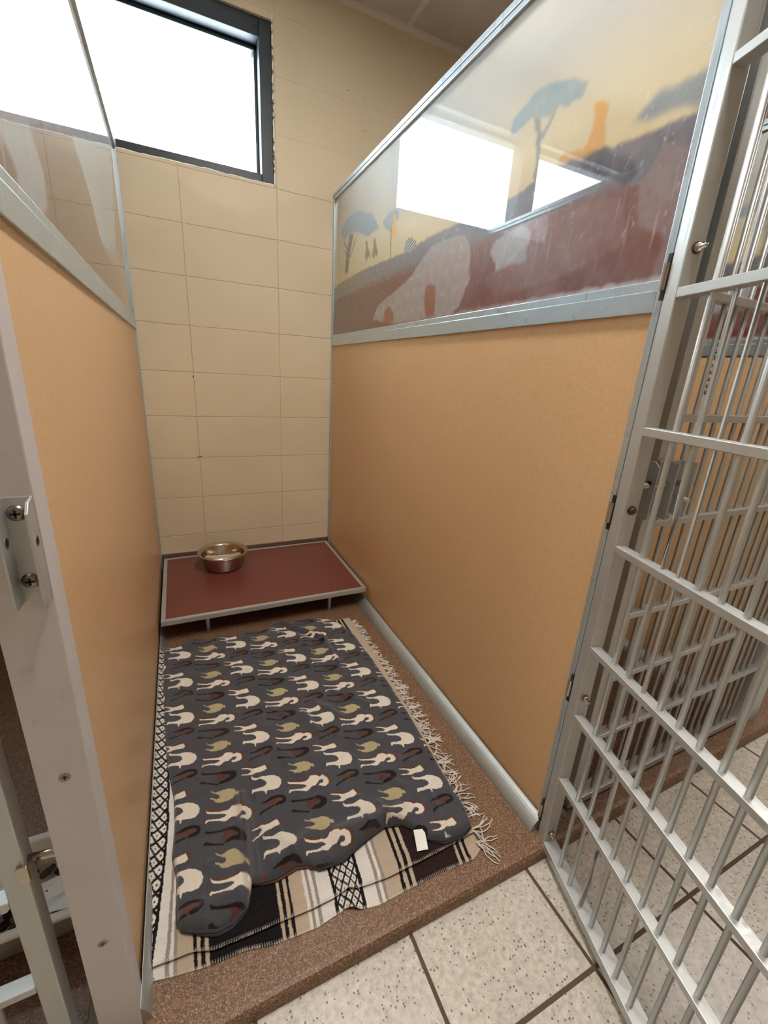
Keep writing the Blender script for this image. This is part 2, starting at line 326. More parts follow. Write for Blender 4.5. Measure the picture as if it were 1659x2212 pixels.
MURAL={'ground': [(1.992, 1.463), (1.77, 1.493), (1.471, 1.504), (1.121, 1.495), (0.927, 1.504), (0.76, 1.504), (0.606, 1.502), (0.521, 1.502), (0.445, 1.521), (0.362, 1.52), (0.284, 1.508), (0.192, 1.5), (0.124, 1.497), (0.097, 1.494), (0.099, 1.237), (0.11, 1.263), (1.774, 1.264), (1.983, 1.268)], 'soil': [(1.99, 1.418), (1.765, 1.426), (1.365, 1.448), (1.078, 1.449), (0.892, 1.462), (0.755, 1.48), (0.613, 1.448), (0.523, 1.439), (0.446, 1.437), (0.32, 1.441), (0.239, 1.445), (0.195, 1.423), (0.131, 1.387), (0.097, 1.368), (0.099, 1.237), (1.774, 1.264), (1.983, 1.268)], 'tree1': [(1.766, 1.711), (1.693, 1.748), (1.549, 1.738), (1.394, 1.69), (1.318, 1.624), (1.386, 1.624), (1.433, 1.619), (1.569, 1.666), (1.657, 1.677), (1.73, 1.665)], 'trunk1': [(1.644, 1.674), (1.597, 1.663), (1.638, 1.6), (1.655, 1.519), (1.699, 1.526), (1.681, 1.608)], 'tree2': [(1.29, 1.636), (1.227, 1.654), (1.161, 1.641), (1.145, 1.612), (1.193, 1.609), (1.217, 1.586), (1.252, 1.601)], 'gir1': [(1.456, 1.548), (1.444, 1.579), (1.457, 1.604), (1.432, 1.605), (1.423, 1.575), (1.402, 1.554), (1.399, 1.532), (1.42, 1.546), (1.433, 1.526)], 'gir2': [(1.381, 1.539), (1.366, 1.571), (1.373, 1.596), (1.351, 1.597), (1.342, 1.567), (1.321, 1.543), (1.319, 1.522), (1.343, 1.538), (1.36, 1.522)], 'amber1': [(1.197, 1.632), (1.178, 1.631), (1.17, 1.603), (1.158, 1.572), (1.175, 1.56), (1.208, 1.576), (1.199, 1.596)], 'amber2': [(0.33, 1.593), (0.315, 1.592), (0.297, 1.582), (0.291, 1.569), (0.297, 1.554), (0.288, 1.522), (0.288, 1.51), (0.337, 1.507), (0.406, 1.527), (0.39, 1.537), (0.336, 1.527), (0.324, 1.543), (0.322, 1.571)], 'tree3': [(0.571, 1.64), (0.566, 1.669), (0.53, 1.679), (0.504, 1.688), (0.462, 1.681), (0.397, 1.663), (0.352, 1.636), (0.359, 1.621), (0.398, 1.62), (0.438, 1.633), (0.448, 1.621), (0.494, 1.643), (0.521, 1.638), (0.557, 1.631)], 'trunk3': [(0.501, 1.644), (0.478, 1.635), (0.46, 1.594), (0.461, 1.561), (0.458, 1.501), (0.469, 1.505), (0.473, 1.566), (0.476, 1.596)], 'branch3': [(0.438, 1.634), (0.427, 1.63), (0.438, 1.608), (0.455, 1.584), (0.464, 1.591), (0.448, 1.612)], 'tree4': [(0.233, 1.527), (0.219, 1.539), (0.19, 1.553), (0.152, 1.548), (0.124, 1.548), (0.102, 1.548), (0.095, 1.488), (0.135, 1.512), (0.165, 1.517), (0.198, 1.521)], 'dusk': [(0.349, 1.511), (0.316, 1.512), (0.284, 1.508), (0.229, 1.477), (0.202, 1.446), (0.222, 1.432), (0.26, 1.453), (0.318, 1.483)], 'zebra': [(1.093, 1.501), (1.083, 1.527), (1.04, 1.532), (1.004, 1.511), (1.01, 1.492), (1.049, 1.486)], 'dustA': [(1.347, 1.299), (1.296, 1.346), (1.199, 1.368), (1.036, 1.406), (0.963, 1.449), (0.894, 1.475), (0.802, 1.477), (0.719, 1.467), (0.684, 1.421), (0.679, 1.352), (0.717, 1.28), (0.776, 1.267), (0.872, 1.269), (1.125, 1.269)], 'cleanA': [(0.908, 1.272), (0.922, 1.335), (0.918, 1.364), (0.889, 1.368), (0.856, 1.353), (0.849, 1.313), (0.852, 1.27)], 'cleanB': [(1.242, 1.278), (1.223, 1.326), (1.19, 1.335), (1.151, 1.312), (1.141, 1.274)], 'dustB': [(0.597, 1.398), (0.585, 1.421), (0.558, 1.428), (0.483, 1.435), (0.455, 1.412), (0.459, 1.376), (0.461, 1.356), (0.514, 1.359), (0.559, 1.35)], 'dustC': [(0.197, 1.429), (0.19, 1.394), (0.18, 1.363), (0.165, 1.35), (0.138, 1.34), (0.126, 1.327), (0.126, 1.303), (0.134, 1.277), (0.147, 1.256), (0.104, 1.257), (0.097, 1.368), (0.101, 1.436), (0.154, 1.473)], 'dustD': [(0.4, 1.417), (0.317, 1.428), (0.233, 1.42), (0.193, 1.338), (0.347, 1.302), (0.562, 1.292), (0.611, 1.342), (0.507, 1.366)]}
MURAL_LEFT={'brown1': [(0.226, 1.306), (0.24, 1.303), (0.274, 1.301), (0.299, 1.287), (0.3, 1.275), (0.267, 1.265), (0.202, 1.268)], 'brown2': [(0.415, 1.377), (0.591, 1.438), (0.761, 1.481), (0.857, 1.474), (0.949, 1.441), (1.034, 1.373), (1.465, 1.353), (1.511, 1.262), (0.731, 1.241), (0.398, 1.26), (0.44, 1.288), (0.457, 1.332), (0.426, 1.349)], 'pale1': [(0.243, 1.312), (0.409, 1.375), (0.426, 1.349), (0.457, 1.332), (0.44, 1.288), (0.383, 1.256), (0.299, 1.274), (0.299, 1.287), (0.274, 1.301)], 'pale2': [(0.775, 1.497), (1.749, 1.838), (1.423, 1.402), (1.183, 1.381), (1.034, 1.373), (0.949, 1.441), (0.857, 1.474)]}

# ---------------------------------------------------------------- the room
XL, XR, YF = -3.2, 4.6, -2.6
o = struct(MB().box(XL, XR, YF, 0.05, TILE-0.05, TILE).build('floor', M_TILEM))
# raised brown slab under the kennels with a rounded nose and a broken edge line
prof = [(0.046, TILE-0.04), (0.046, -0.006), (0.048, 0.004), (0.053, 0.010), (0.062, SLAB), (D+0.01, SLAB), (D+0.01, TILE-0.04)]
struct(MB().prism(prof, XL, XR, 'x').build('floor', M_SLAB))
wb = MB(); wx0, wx1, wz0, wz1 = -1.25, 0.612, 1.868, 2.44
T = 0.2
wb.box(XL, wx0, D, D+T, TILE, CEIL); wb.box(wx1, XR, D, D+T, TILE, CEIL)
wb.box(wx0, wx1, D, D+T, TILE, wz0); wb.box(wx0, wx1, D, D+T, wz1, CEIL)
WB = struct(wb.build('wall_back', M_BLOCK))
for cx, cz, hw_, hz_ in ((0.2165, 0.642, 0.010, 0.0022), (0.2085, 0.632, 0.0015, 0.008), (0.2150, 1.025, 0.0018, 0.006), (0.2118, 1.022, 0.001, 0.004), (0.95, 2.30, 0.002, 0.002), (1.04, 2.17, 0.002, 0.002)):
    MB().box(cx-hw_, cx+hw_, D-0.0006, D+0.0005, cz-hz_, cz+hz_).build('paint_chip', M_CHIP, WB, 0.0004)
struct(MB().box(XL, XR, YF-0.1, D+T, CEIL, CEIL+0.05).build('ceiling', M_CEIL))
struct(MB().box(XL-0.1, XL, YF, D, TILE, CEIL).build('wall_left', M_PLAIN))
struct(MB().box(XR, XR+0.1, YF, D, TILE, CEIL).build('wall_right', M_PLAIN))
struct(MB().box(XL, XR, YF-0.1, YF, TILE, CEIL).build('wall_front', M_PLAIN))
struct(MB().prism([(D, SLAB), (D-0.022, SLAB), (D-0.010, 0.03), (D-0.006, 0.118), (D-0.004, 0.134), (D, 0.137)], XL, XR, 'x').build('baseboard_back', M_COVE))
struct(MB().prism([(D, CEIL), (D-0.022, CEIL), (D-0.022, CEIL-0.003), (D-0.003, CEIL-0.003), (D-0.003, CEIL-0.022), (D, CEIL-0.022)], XL, XR, 'x').build('trim_1', M_CEIL))

# window: dark metal frame with stepped section, mullion, bright sky behind the glass
wf = MB()
y0, y1 = D+0.012, D+0.13
wf.box(wx1-0.052, wx1, y0, y1, wz0, wz1); wf.box(wx0, wx0+0.052, y0, y1, wz0, wz1)
wf.box(wx0+0.052, wx1-0.052, y0, y1, wz1-0.062, wz1)
wf.prism([(y0, wz0), (y0, wz0+0.036), (y1, wz0+0.050), (y1, wz0)], wx0+0.052, wx1-0.052, 'x')
fr = struct(wf.build('window_1', M_WFRAME, bevel=0.003))
ws = MB(); yy = D+0.075
ws.box(wx1-0.064, wx1-0.052, yy, y1, wz0+0.012, wz1-0.062); ws.box(wx0+0.052, wx1-0.052, yy, y1, wz1-0.078, wz1-0.062)
ws.build('window_stop', M_WFRAME, fr, 0.002)
MB().box(-0.338, -0.222, D+0.03, y1, wz0+0.01, wz1-0.062).build('mullion', M_WFRAME, fr, 0.004)
MB().box(-0.222, wx1-0.06, D+0.1, D+0.104, wz0+0.01, wz1-0.07).build('window_glass', M_GLASS, fr)
MB().box(wx0+0.05, -0.338, D+0.1, D+0.104, wz0+0.01, wz1-0.07).build('window_glass', M_GLASS, fr)
ck = MB(); random.seed(3)
pts = [(wx1+0.001+random.uniform(-.0012, .0012), D-0.0005, wz0-0.004+(wz1-wz0+0.03)*i/40) for i in range(41)]
ck.tube(pts, [0.0042+random.uniform(-.001, .001) for _ in pts], 8)
pts = [(wx1-(wx1-wx0)*i/90, D+0.002, wz0+0.001+random.uniform(-.0018, .0012)) for i in range(91)]
ck.tube(pts, [0.003+random.uniform(-.001, .0015) for _ in pts], 6)
ck.build('caulk_bead', M_CAULK, fr, smooth=True)
# lone grey screw in the corner of the frame
MB().lathe([(0.0001, 0.004), (0.004, 0.003), (0.005, 0)], (0, 0, 0), 12, 'y').build('screw', M_SCREW, fr, smooth=True).location = (wx1-0.07, y0-0.003, wz1-0.03)

# ---------------------------------------------------------------- aisle lamps
proto = None
for i, (lx, lab) in enumerate([(-1.85, 'long ceiling lamp left of the open kennel'), (0.6, 'long ceiling lamp above the open kennel gate'), (3.05, 'long ceiling lamp above the right hand kennel row')]):
    t = thing('ceiling_lamp', lab, 'lamp', (lx, 0.12, CEIL), group='ceiling lamps over the aisle')
    hw, hl = 0.08, 0.61
    MB().box(-hw-.02, hw+.02, -hl-.02, -hl, -0.03, 0).box(-hw-.02, hw+.02, hl, hl+.02, -0.03, 0).box(-hw-.02, -hw, -hl, hl, -0.03, 0).box(hw, hw+.02, -hl, hl, -0.03, 0).build('lamp_frame', M_WHITEP, t)
    MB().box(-hw, hw, -hl, hl, -0.022, -0.004).build('diffuser', M_DIFF, t)

# ---------------------------------------------------------------- mural
def mural_colors(Y, Z, left=False):
    n1 = fbm(Y*9, Z*22, 5); n2 = fbm(Y*120, Z*120, 8, 3); n3 = fbm(Y*400, Z*400, 9, 2); drip = fbm(Y*260, Z*22, 11, 2)
    Yw = Y + 0.006*fbm(Y*70, Z*70, 21)+0.004*fbm(Y*220, Z*220, 23); Zw = Z + 0.005*fbm(Y*70, Z*70, 22)+0.003*fbm(Y*220, Z*220, 24)
    col = np.zeros(Y.shape+(3,))
    t = np.clip((Z-1.50)/0.24, 0, 1)[..., None]
    sky = A3((204, 186, 140))*(1-t)+A3((164, 162, 154))*t
    far = np.clip((Y-1.0)/0.8, 0, 1)[..., None]
    sky = sky*(1-0.25*far)+A3((150, 140, 120))*0.25*far
    col[:] = sky*(1+0.10*n1[..., None])
    def put(k, c, a=1.0, src=MURAL, kb=1):
        m = blur(inside(Yw, Zw, src[k]), kb)[..., None]*a
        col[:] = col*(1-m)+A3(c)*m
    if left:
        col[:] = A3((150, 132, 120))*(1+0.08*n1[..., None])
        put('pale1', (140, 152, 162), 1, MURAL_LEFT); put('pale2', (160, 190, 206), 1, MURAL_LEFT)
        put('brown2', (92, 56, 46), 1, MURAL_LEFT); put('brown1', (64, 26, 22), 1, MURAL_LEFT)
        s = np.clip(drip*1.5-0.4, 0, 1)[..., None]; col[:] = col*(1-0.35*s)+A3((205, 200, 196))*0.35*s
        return np.clip(col, 0.002, 1)
    put('tree2', (128, 142, 148)); put('amber1', (205, 150, 40)); put('amber2', (196, 142, 44), 0.85)
    put('tree1', (122, 140, 150)); put('trunk1', (92, 92, 84)); put('gir1', (110, 106, 84)); put('gir2', (110, 106, 84))
    for ys, zs, ye, ze in ((1.63, 1.58, 1.72, 1.66), (1.63, 1.58, 1.57, 1.64), (1.65, 1.55, 1.70, 1.62), (1.2, 1.5, 1.21, 1.60)):
        d = np.abs((ye-ys)*(Z-zs)-(ze-zs)*(Y-ys))/math.hypot(ye-ys, ze-zs); u = ((Y-ys)*(ye-ys)+(Z-zs)*(ze-zs))/((ye-ys)**2+(ze-zs)**2)
        m = ((d < 0.004) & (u > 0) & (u < 1))[..., None]; col[:] = np.where(m, A3((96, 96, 88)), col)
    m3 = blur(inside(Yw, Zw, MURAL['tree3']), 1)[..., None]; lum = (0.5+0.5*fbm(Y*70, Z*70, 31))[..., None]
    col[:] = col*(1-m3)+m3*(A3((118, 136, 146))*(1-lum)+A3((146, 156, 152))*lum)
    put('trunk3', (116, 124, 122), .9); put('branch3', (122, 130, 126), .8)
    m4 = blur(inside(Yw, Zw, MURAL['tree4']), 2)[..., None]; col[:] = col*(1-m4)+A3((122, 128, 130))*m4
    # hills, then soil
    g = inside(Yw, Zw, MURAL['ground'])[..., None]
    hill = A3((96, 96, 104))*np.ones_like(col)
    hb = np.clip((Y-0.9)/0.8, 0, 1)[..., None]; hill = hill*(1-hb)+A3((120, 112, 104))*hb
    g = blur(g[..., 0], 1)[..., None]; col[:] = col*(1-g)+g*hill*(1+0.12*n1[..., None]+0.1*n2[..., None])
    
    s = inside(Yw, Zw, MURAL['soil'])
    soil = A3((100, 40, 20))*(1+0.22*n1[..., None]+0.10*n2[..., None])
    hb = np.clip((Y-1.0)/0.6, 0, 1)[..., None]; soil = soil*(1-hb)+A3((104, 74, 62))*hb
    depth = np.clip((1.452-Zw)/0.03, 0, 1)[..., None]*s[..., None]
    col[:] = col*(1-depth)+soil*depth
    put('dusk', (50, 42, 50), .9)
    z = inside(Yw, Zw, MURAL['zebra']); st = (np.sin((Y*1.0+Z*2.2)*260) > 0)
    col[:] = np.where((z & st)[..., None], A3((70, 76, 88)), col); col[:] = np.where((z & ~st)[..., None], A3((176, 176, 168)), col)
    put('amber2', (196, 142, 44), 0.45)
    # dry film and smears left on the gloss
    sp = np.clip(0.55+0.5*n2+0.35*n3, 0, 1)[..., None]
    for k, c, a in (('dustA', (158, 148, 144), 1.0), ('dustB', (168, 174, 180), 1.0), ('dustC', (128, 106, 104), .95), ('dustD', (132, 104, 98), .45)):
        m = blur(inside(Yw, Zw, MURAL[k]), 1)[..., None]*a*(0.5+0.5*sp); col[:] = col*(1-m)+A3(c)*m
    put('cleanA', (128, 66, 38)); put('cleanB', (134, 72, 44))
    sm = np.clip(drip*2.0-0.75, 0, 1)*np.clip(1-np.abs(Z-1.42)/0.14, 0, 1)*np.clip(1.1-Y, 0, 1)
    sm = sm[..., None]*0.8; col[:] = col*(1-sm)+A3((196, 192, 190))*sm
    mot = np.clip(0.5+0.9*fbm(Y*38, Z*38, 71)+0.5*fbm(Y*160, Z*160, 72), 0, 1)*np.clip((1.60-Z)/0.1, 0, 1)*(0.25+0.75*np.clip((0.9-Y)/0.5, 0, 1)); mot = mot[..., None]*0.22; col[:] = col*(1-mot)+A3((160, 138, 130))*mot
    sq = np.clip(n3*n2*4-0.35, 0, 1)*np.clip(1-np.abs(Z-1.48)/0.24, 0, 1); sq = sq[..., None]*0.7
    col[:] = col*(1-sq)+A3((210, 208, 204))*sq
    e = np.clip((1.275-Z)/0.010+0.6*n2, 0, 1)*np.clip(1.2-Y, 0, 1); e = e[..., None]*0.6; col[:] = col*(1-e)+A3((196, 196, 196))*e
    return np.clip(col, 0.002, 1)

# ---------------------------------------------------------------- partitions
def screw(parent, loc, axis, r=0.006, name='screw', m=None, head=0.002):
    """cross-head screw; axis is the outward direction (unit, along x or y)"""
    b = MB(); prof = [(0.0003, head), (r*0.6, head*0.9), (r*0.9, head*0.4), (r, 0)]
    b.lathe(prof, (0, 0, 0), 20, 'y' if axis[1] else 'x')
    if sum(axis) < 0: b.v = [(x*(-1 if axis[0] else 1), y*(-1 if axis[1] else 1), z) for x, y, z in b.v]
    s = b.build(name, m or M_SCREW, parent, smooth=True); s.location = loc
    c = MB(); e = head*1.02; w = r*0.13; l = r*0.5
    for a, bb in ((w, l), (l, w)):
        if axis[1]: c.box(-a, a, min(0, e*axis[1]), max(0, e*axis[1])+1e-5, -bb, bb)
        else: c.box(min(0, e*axis[0]), max(0, e*axis[0])+1e-5, -a, a, -bb, bb)
    k = c.build('cross_slot', M_DARKM, s)
    return s
def partition(x0, ys, label, stile, base_l, base_r, faces, group=None):
    t = thing('kennel_partition', label, 'partition', (x0, 0, SLAB), group=group)
    z = lambda v: v-SLAB
    th = 0.055; yi = ys+stile; yr = D-0.022
    MB().box(0.006, th-0.006, yi-0.004, yr+0.004, z(0.03), z(1.225)).build('tan_panel', M_TAN, t)
    MB().box(0.010, th-0.010, yi-0.004, yr+0.004, z(1.255), z(1.87)).build('mural_core', M_DARKM, t)
    for side in faces:
        xx = 0.0085 if side < 0 else th-0.0085
        ny, nx = (270, 760) if side == faces[0] and x0 > 0.5 and x0 < 1.2 else (150, 420)
        Y, Z = np.meshgrid(np.linspace(yi-0.002, yr+0.002, nx), np.linspace(1.26, 1.868, ny))
        # more columns near the front, where the wall is close
        P = np.stack([np.full_like(Y, xx), Y, z(Z)], -1)
        cols = mural_colors(Y, Z, left=(side > 0))
        if side > 0: P = P[:, ::-1]; cols = cols[:, ::-1]
        P = P[:, ::-1] if side < 0 else P[:, ::-1]; cols = cols[:, ::-1] if side < 0 else cols[:, ::-1]
        g = grid_mesh('mural_panel', P, cols, M_MURAL, t)
        g['label'] = 'savanna print under clear gloss'
        g.modifiers.new('thick', 'SOLIDIFY').thickness = 0.001
    # rails
    MB().box(0, th, yi, yr, z(1.862), z(1.8745)).box(0.002, th-0.002, ys, D, z(1.8745), z(1.8775)).box(0, th, ys, D, z(1.8775), z(1.893)).build('top_rail', M_ALU, t, 0.0012)
    MB().box(0.0006, th-0.0006, ys, D, z(1.8745), z(1.8776)).build('rail_groove', M_DARKM, t)
    MB().box(0, th, yi, yr, z(1.2125), z(1.2475)).box(0.002, th-0.002, yi, yr, z(1.2475), z(1.2634)).build('mid_rail', M_ALU, t, 0.0012)
    if stile < 0.035:
        s = MB().box(0, th, ys, ys+0.010, 0, z(1.8745)).box(0.0022, th-0.0022, ys+0.010, ys+0.0135, 0, z(1.8745)).box(0.0005, th-0.0005, ys+0.0135, yi, 0, z(1.8745))
    else:
        s = MB().box(0, th, ys, yi, 0, z(1.8745))
    e = s.build('end_stile', M_POST if stile > 0.035 else M_ALU, t, 0.0016)
    MB().box(0.0, th, yr, yr+0.008, 0, z(1.8745)).box(0.003, th-0.003, yr+0.008, D-0.0005, 0, z(1.8745)).build('rear_stile', M_ALU, t, 0.001)
    b = MB()
    b.prism([(0, 0), (-base_l, 0), (-base_l, 0.0015)]+[(-base_l*math.cos(k*math.pi/16)**1.3, 0.0015+0.0345*math.sin(k*math.pi/16)**1.3) for k in range(1, 8)]+[(-0.001, 0.037), (0, 0.037)], ys+0.008, D-0.02)
    b.build('base_rail', M_RAIL, t, smooth=False)
    b = MB()
    b.prism([(th, 0), (th+base_r, 0), (th+base_r, 0.0015)]+[(th+base_r*math.cos(k*math.pi/16)**1.3, 0.0015+0.0345*math.sin(k*math.pi/16)**1.3) for k in range(1, 8)]+[(th+0.001, 0.037), (th, 0.037)], ys+0.008, D-0.02)
    b.build('base_rail', M_RAIL, t, smooth=False)
    return t, e
PL, eL = partition(-0.055, 0.10, 'aluminium framed kennel partition left of the open kennel, latch strike on its post', 0.042, 0.03, 0.014, (1,), )
PR, eR = partition(W, 0.085, 'aluminium framed kennel partition right of the blankets, window mirrored in its savanna mural', 0.026, 0.034, 0.034, (-1,))
PN, eN = partition(W+PITCH-0.0, 0.085, 'far kennel partition seen through two rows of gate rods at the right', 0.026, 0.034, 0.03, (-1,))
PF, eF = partition(-PITCH-0.055, 0.10, 'outermost kennel partition beyond the left hand kennel', 0.042, 0.03, 0.03, ())
# left post fittings
for zz in (0.584, 0.258): screw(PL, (0.0285, 0.10, zz-SLAB), (0, -1, 0), 0.0068, head=0.0008)
def strike(parent, x0, y, z0, z1, w=0.042, dep=0.026, mirror=False):
    s = MB().box(x0, x0+w, y-0.0022, y, z0, z1)
    s.build('strike_plate', M_GATE, parent, 0.0008)
    for k, xx in enumerate((x0, x0+w-0.0028)):
        pts = [(y, z0), (y-dep*0.75, z0), (y-dep, z0+0.004), (y-dep, z1-0.012), (y-dep*0.6, z1-0.002), (y, z1)]
        b = MB(); n = len(pts)
        b.add([(xx, a, c) for a, c in pts]+[(xx+0.0028, a, c) for a, c in pts], [tuple(range(n-1, -1, -1)), tuple(range(n, 2*n))]+[(i, (i+1) % n, n+(i+1) % n, n+i) for i in range(n)])
        f = b.build('strike_flange', M_GATE, parent, 0.0007)
        h = MB().lathe([(0.0058, -0.0002), (0.0058, 0.0030), (0.0042, 0.0030), (0.0042, -0.0002), (0.0058, -0.0002)], (xx, y-dep*0.5, z0+(z1-z0)*0.62), 18, 'x').build('bolt_hole_rim', M_SCREW, f)
        MB().lathe([(0.0001, 0), (0.0042, 0)], (xx-0.0001, y-dep*0.5, z0+(z1-z0)*0.62), 14, 'x').lathe([(0.0042, 0), (0.0001, 0)], (xx+0.0030, y-dep*0.5, z0+(z1-z0)*0.62), 14, 'x').build('bolt_hole', M_DARKM, f)
strike(PL, 0.0268, 0.10, 0.833-SLAB, 0.949-SLAB, 0.0272)
for zz in (0.932, 0.857): screw(PL, (0.0385, 0.0978, zz-SLAB), (0, -1, 0), 0.0085, head=0.004)
# strike for the neighbouring gate on the right partition
strike(PR, 0.012, 0.085, 0.846-SLAB, 0.962-SLAB, 0.04, 0.026)
for zz in (1.16, 0.80, 0.62, 0.40, 0.20): MB().lathe([(0.0001, 0), (0.0045, 0)], (0.044, 0.0846, zz), 14, 'y').build('screw_hole', M_DARKM, PR)

# ---------------------------------------------------------------- gates
BARS = [(0.0, 0.020), (0.213, 0.226), (0.394, 0.407), (0.567, 0.580), (0.790, 0.804), (1.010, 1.025), (1.227, 1.242), (1.516, 1.530), (1.80, 1.815)]
def gate(label, loc, rz, u0, u1, rod0, nrod, dA, dB, rodstep=0.0388, bars=BARS, kink=()):
    t = thing('kennel_gate', label, 'gate', loc, rz)
    ztop = bars[-1][1]
    MB().box(u0-0.026, u0, 0, dA, bars[0][0], ztop).build('gate_stile', M_GATE, t, 0.0018)
    MB().box(u1, u1+0.026, 0, dB, bars[0][0], ztop).build('gate_stile', M_GATE, t, 0.0018)
    for i, (a, b) in enumerate(bars):
        MB().box(u0, u1, 0, 0.034 if i == 0 else 0.022, a, b).build('crossbar', M_GATE, t, 0.0012)
    for k in range(nrod):
        u = rod0+k*rodstep
        pts = [(u, 0.012, bars[0][1]-0.004), (u, 0.012, ztop-0.004)]
        for kk, zz, du, dy in kink:
            if kk == k: pts[1:1] = [(u, 0.012, zz-0.13), (u+du, 0.012+dy, zz), (u+du*0.7, 0.012+dy*0.7, zz+0.1), (u, 0.012, zz+0.22)]
        MB().tube(pts, 0.0046, 10).build('rod', M_GATE, t, smooth=True)
    return t
G = gate('barred aluminium gate swung open at right, hinged to the right partition', (0.864, 0.06, 0), math.radians(-106), 0.0, 0.80, 0.0555, 19, 0.030, 0.026,
         kink=((1, 0.80, 0.005, 0.003), (2, 0.10, 0.004, 0.002)))
GN = gate('closed barred aluminium gate of the right hand kennel, behind the open gate', (0, 0.096, 0.02), 0, 1.012, 1.785, 1.046, 19, 0.026, 0.026)
GL = gate('closed barred aluminium gate of the left hand kennel, beside the near post', (0, 0.10, 0.0), 0, -0.90, -0.112, -0.86, 19, 0.026, 0.028)
# hinge bolts and knuckles of the open gate (local frame: x along the gate, y = thickness)
for zz, dome in ((1.298, True), (0.874, False), (0.450, False), (0.045, False)):
    b = MB().lathe([(0.0001, 0.0), (0.0085, 0.0), (0.0085, 0.0018), (0.0, 0.0018)], (0.0, 0.016, zz), 20, 'x')
    w_ = b.build('washer', M_RUST if zz > 0.8 else M_SCREW, G, smooth=False)
    if dome:
        MB().lathe([(0.0072, 0.0015), (0.0072, 0.006), (0.0058, 0.0105), (0.0032, 0.012), (0.0032, 0.018), (0.0001, 0.0185)], (0.0, 0.016, zz), 20, 'x').build('hinge_bolt', M_STEEL, G, smooth=True)
    elif zz > 0.8:
        MB().lathe([(0.0062, 0.0015), (0.0062, 0.006), (0.0045, 0.0075), (0.0001, 0.0078)], (0.0, 0.016, zz), 20, 'x').build('hinge_bolt', M_RUST, G, smooth=True)
    else:
        MB().lathe([(0.0052, 0.0015), (0.0052, 0.006), (0.0034, 0.0066), (0.0034, 0.016), (0.0001, 0.0165)], (0.0, 0.016, zz), 20, 'x').build('hinge_bolt', M_STEEL, G, smooth=True)
for zz in (1.262, 0.860, 0.452, 0.085):
    k = MB().tube([(-0.031, -0.002, zz-0.020), (-0.031, -0.002, zz+0.020)], 0.0045, 14).build('hinge_knuckle', M_STEEL, G, smooth=False)
    MB().box(-0.0345, -0.0265, -0.001, 0.012, zz-0.034, zz+0.034).build('hinge_leaf', M_DARKM, G)
# pen scribble on the second rod of the open gate
b = MB(); random.seed(11); u = 0.0555+0.0388
for i in range(9):
    zz = 1.085+i*0.0095
    b.box(u-0.002, u+0.002*random.random(), 0.0071, 0.0076, zz, zz+0.0012)
    b.box(u-0.002+0.001*random.random(), u-0.001+0.0012*random.random(), 0.0071, 0.0076, zz, zz+0.005)
b.build('ink_marking', M_DARKM, G)
# slide bolt of the neighbouring gate
s = MB().box(0.986, 1.062, 0.090, 0.0925, 0.845, 0.956)
s.v = [(x, y-0.096, z-0.02) for x, y, z in s.v]; s.build('latch_plate', M_GATE, GN, 0.0008)
for xx in (1.000, 1.058):
    f = MB().box(xx, xx+0.0028, -0.034, -0.004, 0.842-0.02, 0.956-0.02).build('latch_flange', M_GATE, GN, 0.0008)
MB().tube([(0.915, -0.021, 0.893), (1.078, -0.021, 0.893)], 0.0055, 14).build('slide_bolt', M_STEEL, GN, smooth=True)
MB().tube([(1.035, -0.021, 0.868), (1.035, -0.050, 0.862)], 0.005, 12).build('bolt_knob', M_GATE, GN, smooth=True)
# slide bolt of the left gate, reaching to the near post
MB().tube([(-0.086, 0.012, 0.457), (-0.045, 0.006, 0.459)], 0.0055, 14).build('slide_bolt', M_STEEL, GL, smooth=True)
MB().box(-0.094, -0.082, -0.006, 0.0, 0.438, 0.466).build('bolt_bracket', M_STEEL, GL, 0.001)

# ---------------------------------------------------------------- rest platform
def bed(xa, label, group=None):
    t = thing('rest_platform', label, 'platform', (xa, 1.2325, SLAB), group=group)
    z = 0.1175-SLAB; w = W-0.016; d = D-1.2325-0.010; e = 0.017
    MB().box(e-0.001, w-e+0.001, e-0.001, d-e+0.001, z-0.014, z-0.0015).build('platform_top', M_BED, t)
    MB().box(0, e, 0, d, z-0.022, z).box(w-e, w, 0, d, z-0.022, z).box(e, w-e, 0, e, z-0.022, z).box(e, w-e, d-e, d, z-0.022, z).build('edge_trim', M_GATE, t, 0.0018)
    for px in (0.17, w-0.17):
        for py in (0.04, d-0.05):
            MB().tube([(px, py, 0), (px, py, z-0.014)], 0.008, 14).build('leg', M_ALU, t, smooth=True)
    return t
bed(0.008, 'low maroon rest platform with pale metal edge below the back wall, steel bowl on it')
bed(W+0.055+0.008, 'maroon rest platform inside the right hand kennel, glimpsed through the gate rods')

# bowl
t = thing('water_bowl', 'round stainless steel bowl of water standing on the maroon platform', 'bowl', (0.282, 1.675, 0.1175))
prof = [(0.0005, 0.0), (0.076, 0.0), (0.083, 0.002), (0.0875, 0.010), (0.096, 0.068), (0.101, 0.0765), (0.113, 0.0795), (0.1175, 0.0805), (0.1190, 0.0830), (0.1175, 0.0852), (0.112, 0.0845), (0.102, 0.0810), (0.0975, 0.0730), (0.0890, 0.0130), (0.0825, 0.0042), (0.075, 0.0025), (0.0005, 0.0025)]
prof = [(r_, z_) for r_, z_ in prof]
MB().lathe(prof, n=96).build('bowl_body', M_STEEL, t, smooth=True)
MB().lathe([(0.0005, 0.046), (0.0930, 0.046), (0.0930, 0.0462)], n=96).build('water', M_WATER, t, smooth=True)

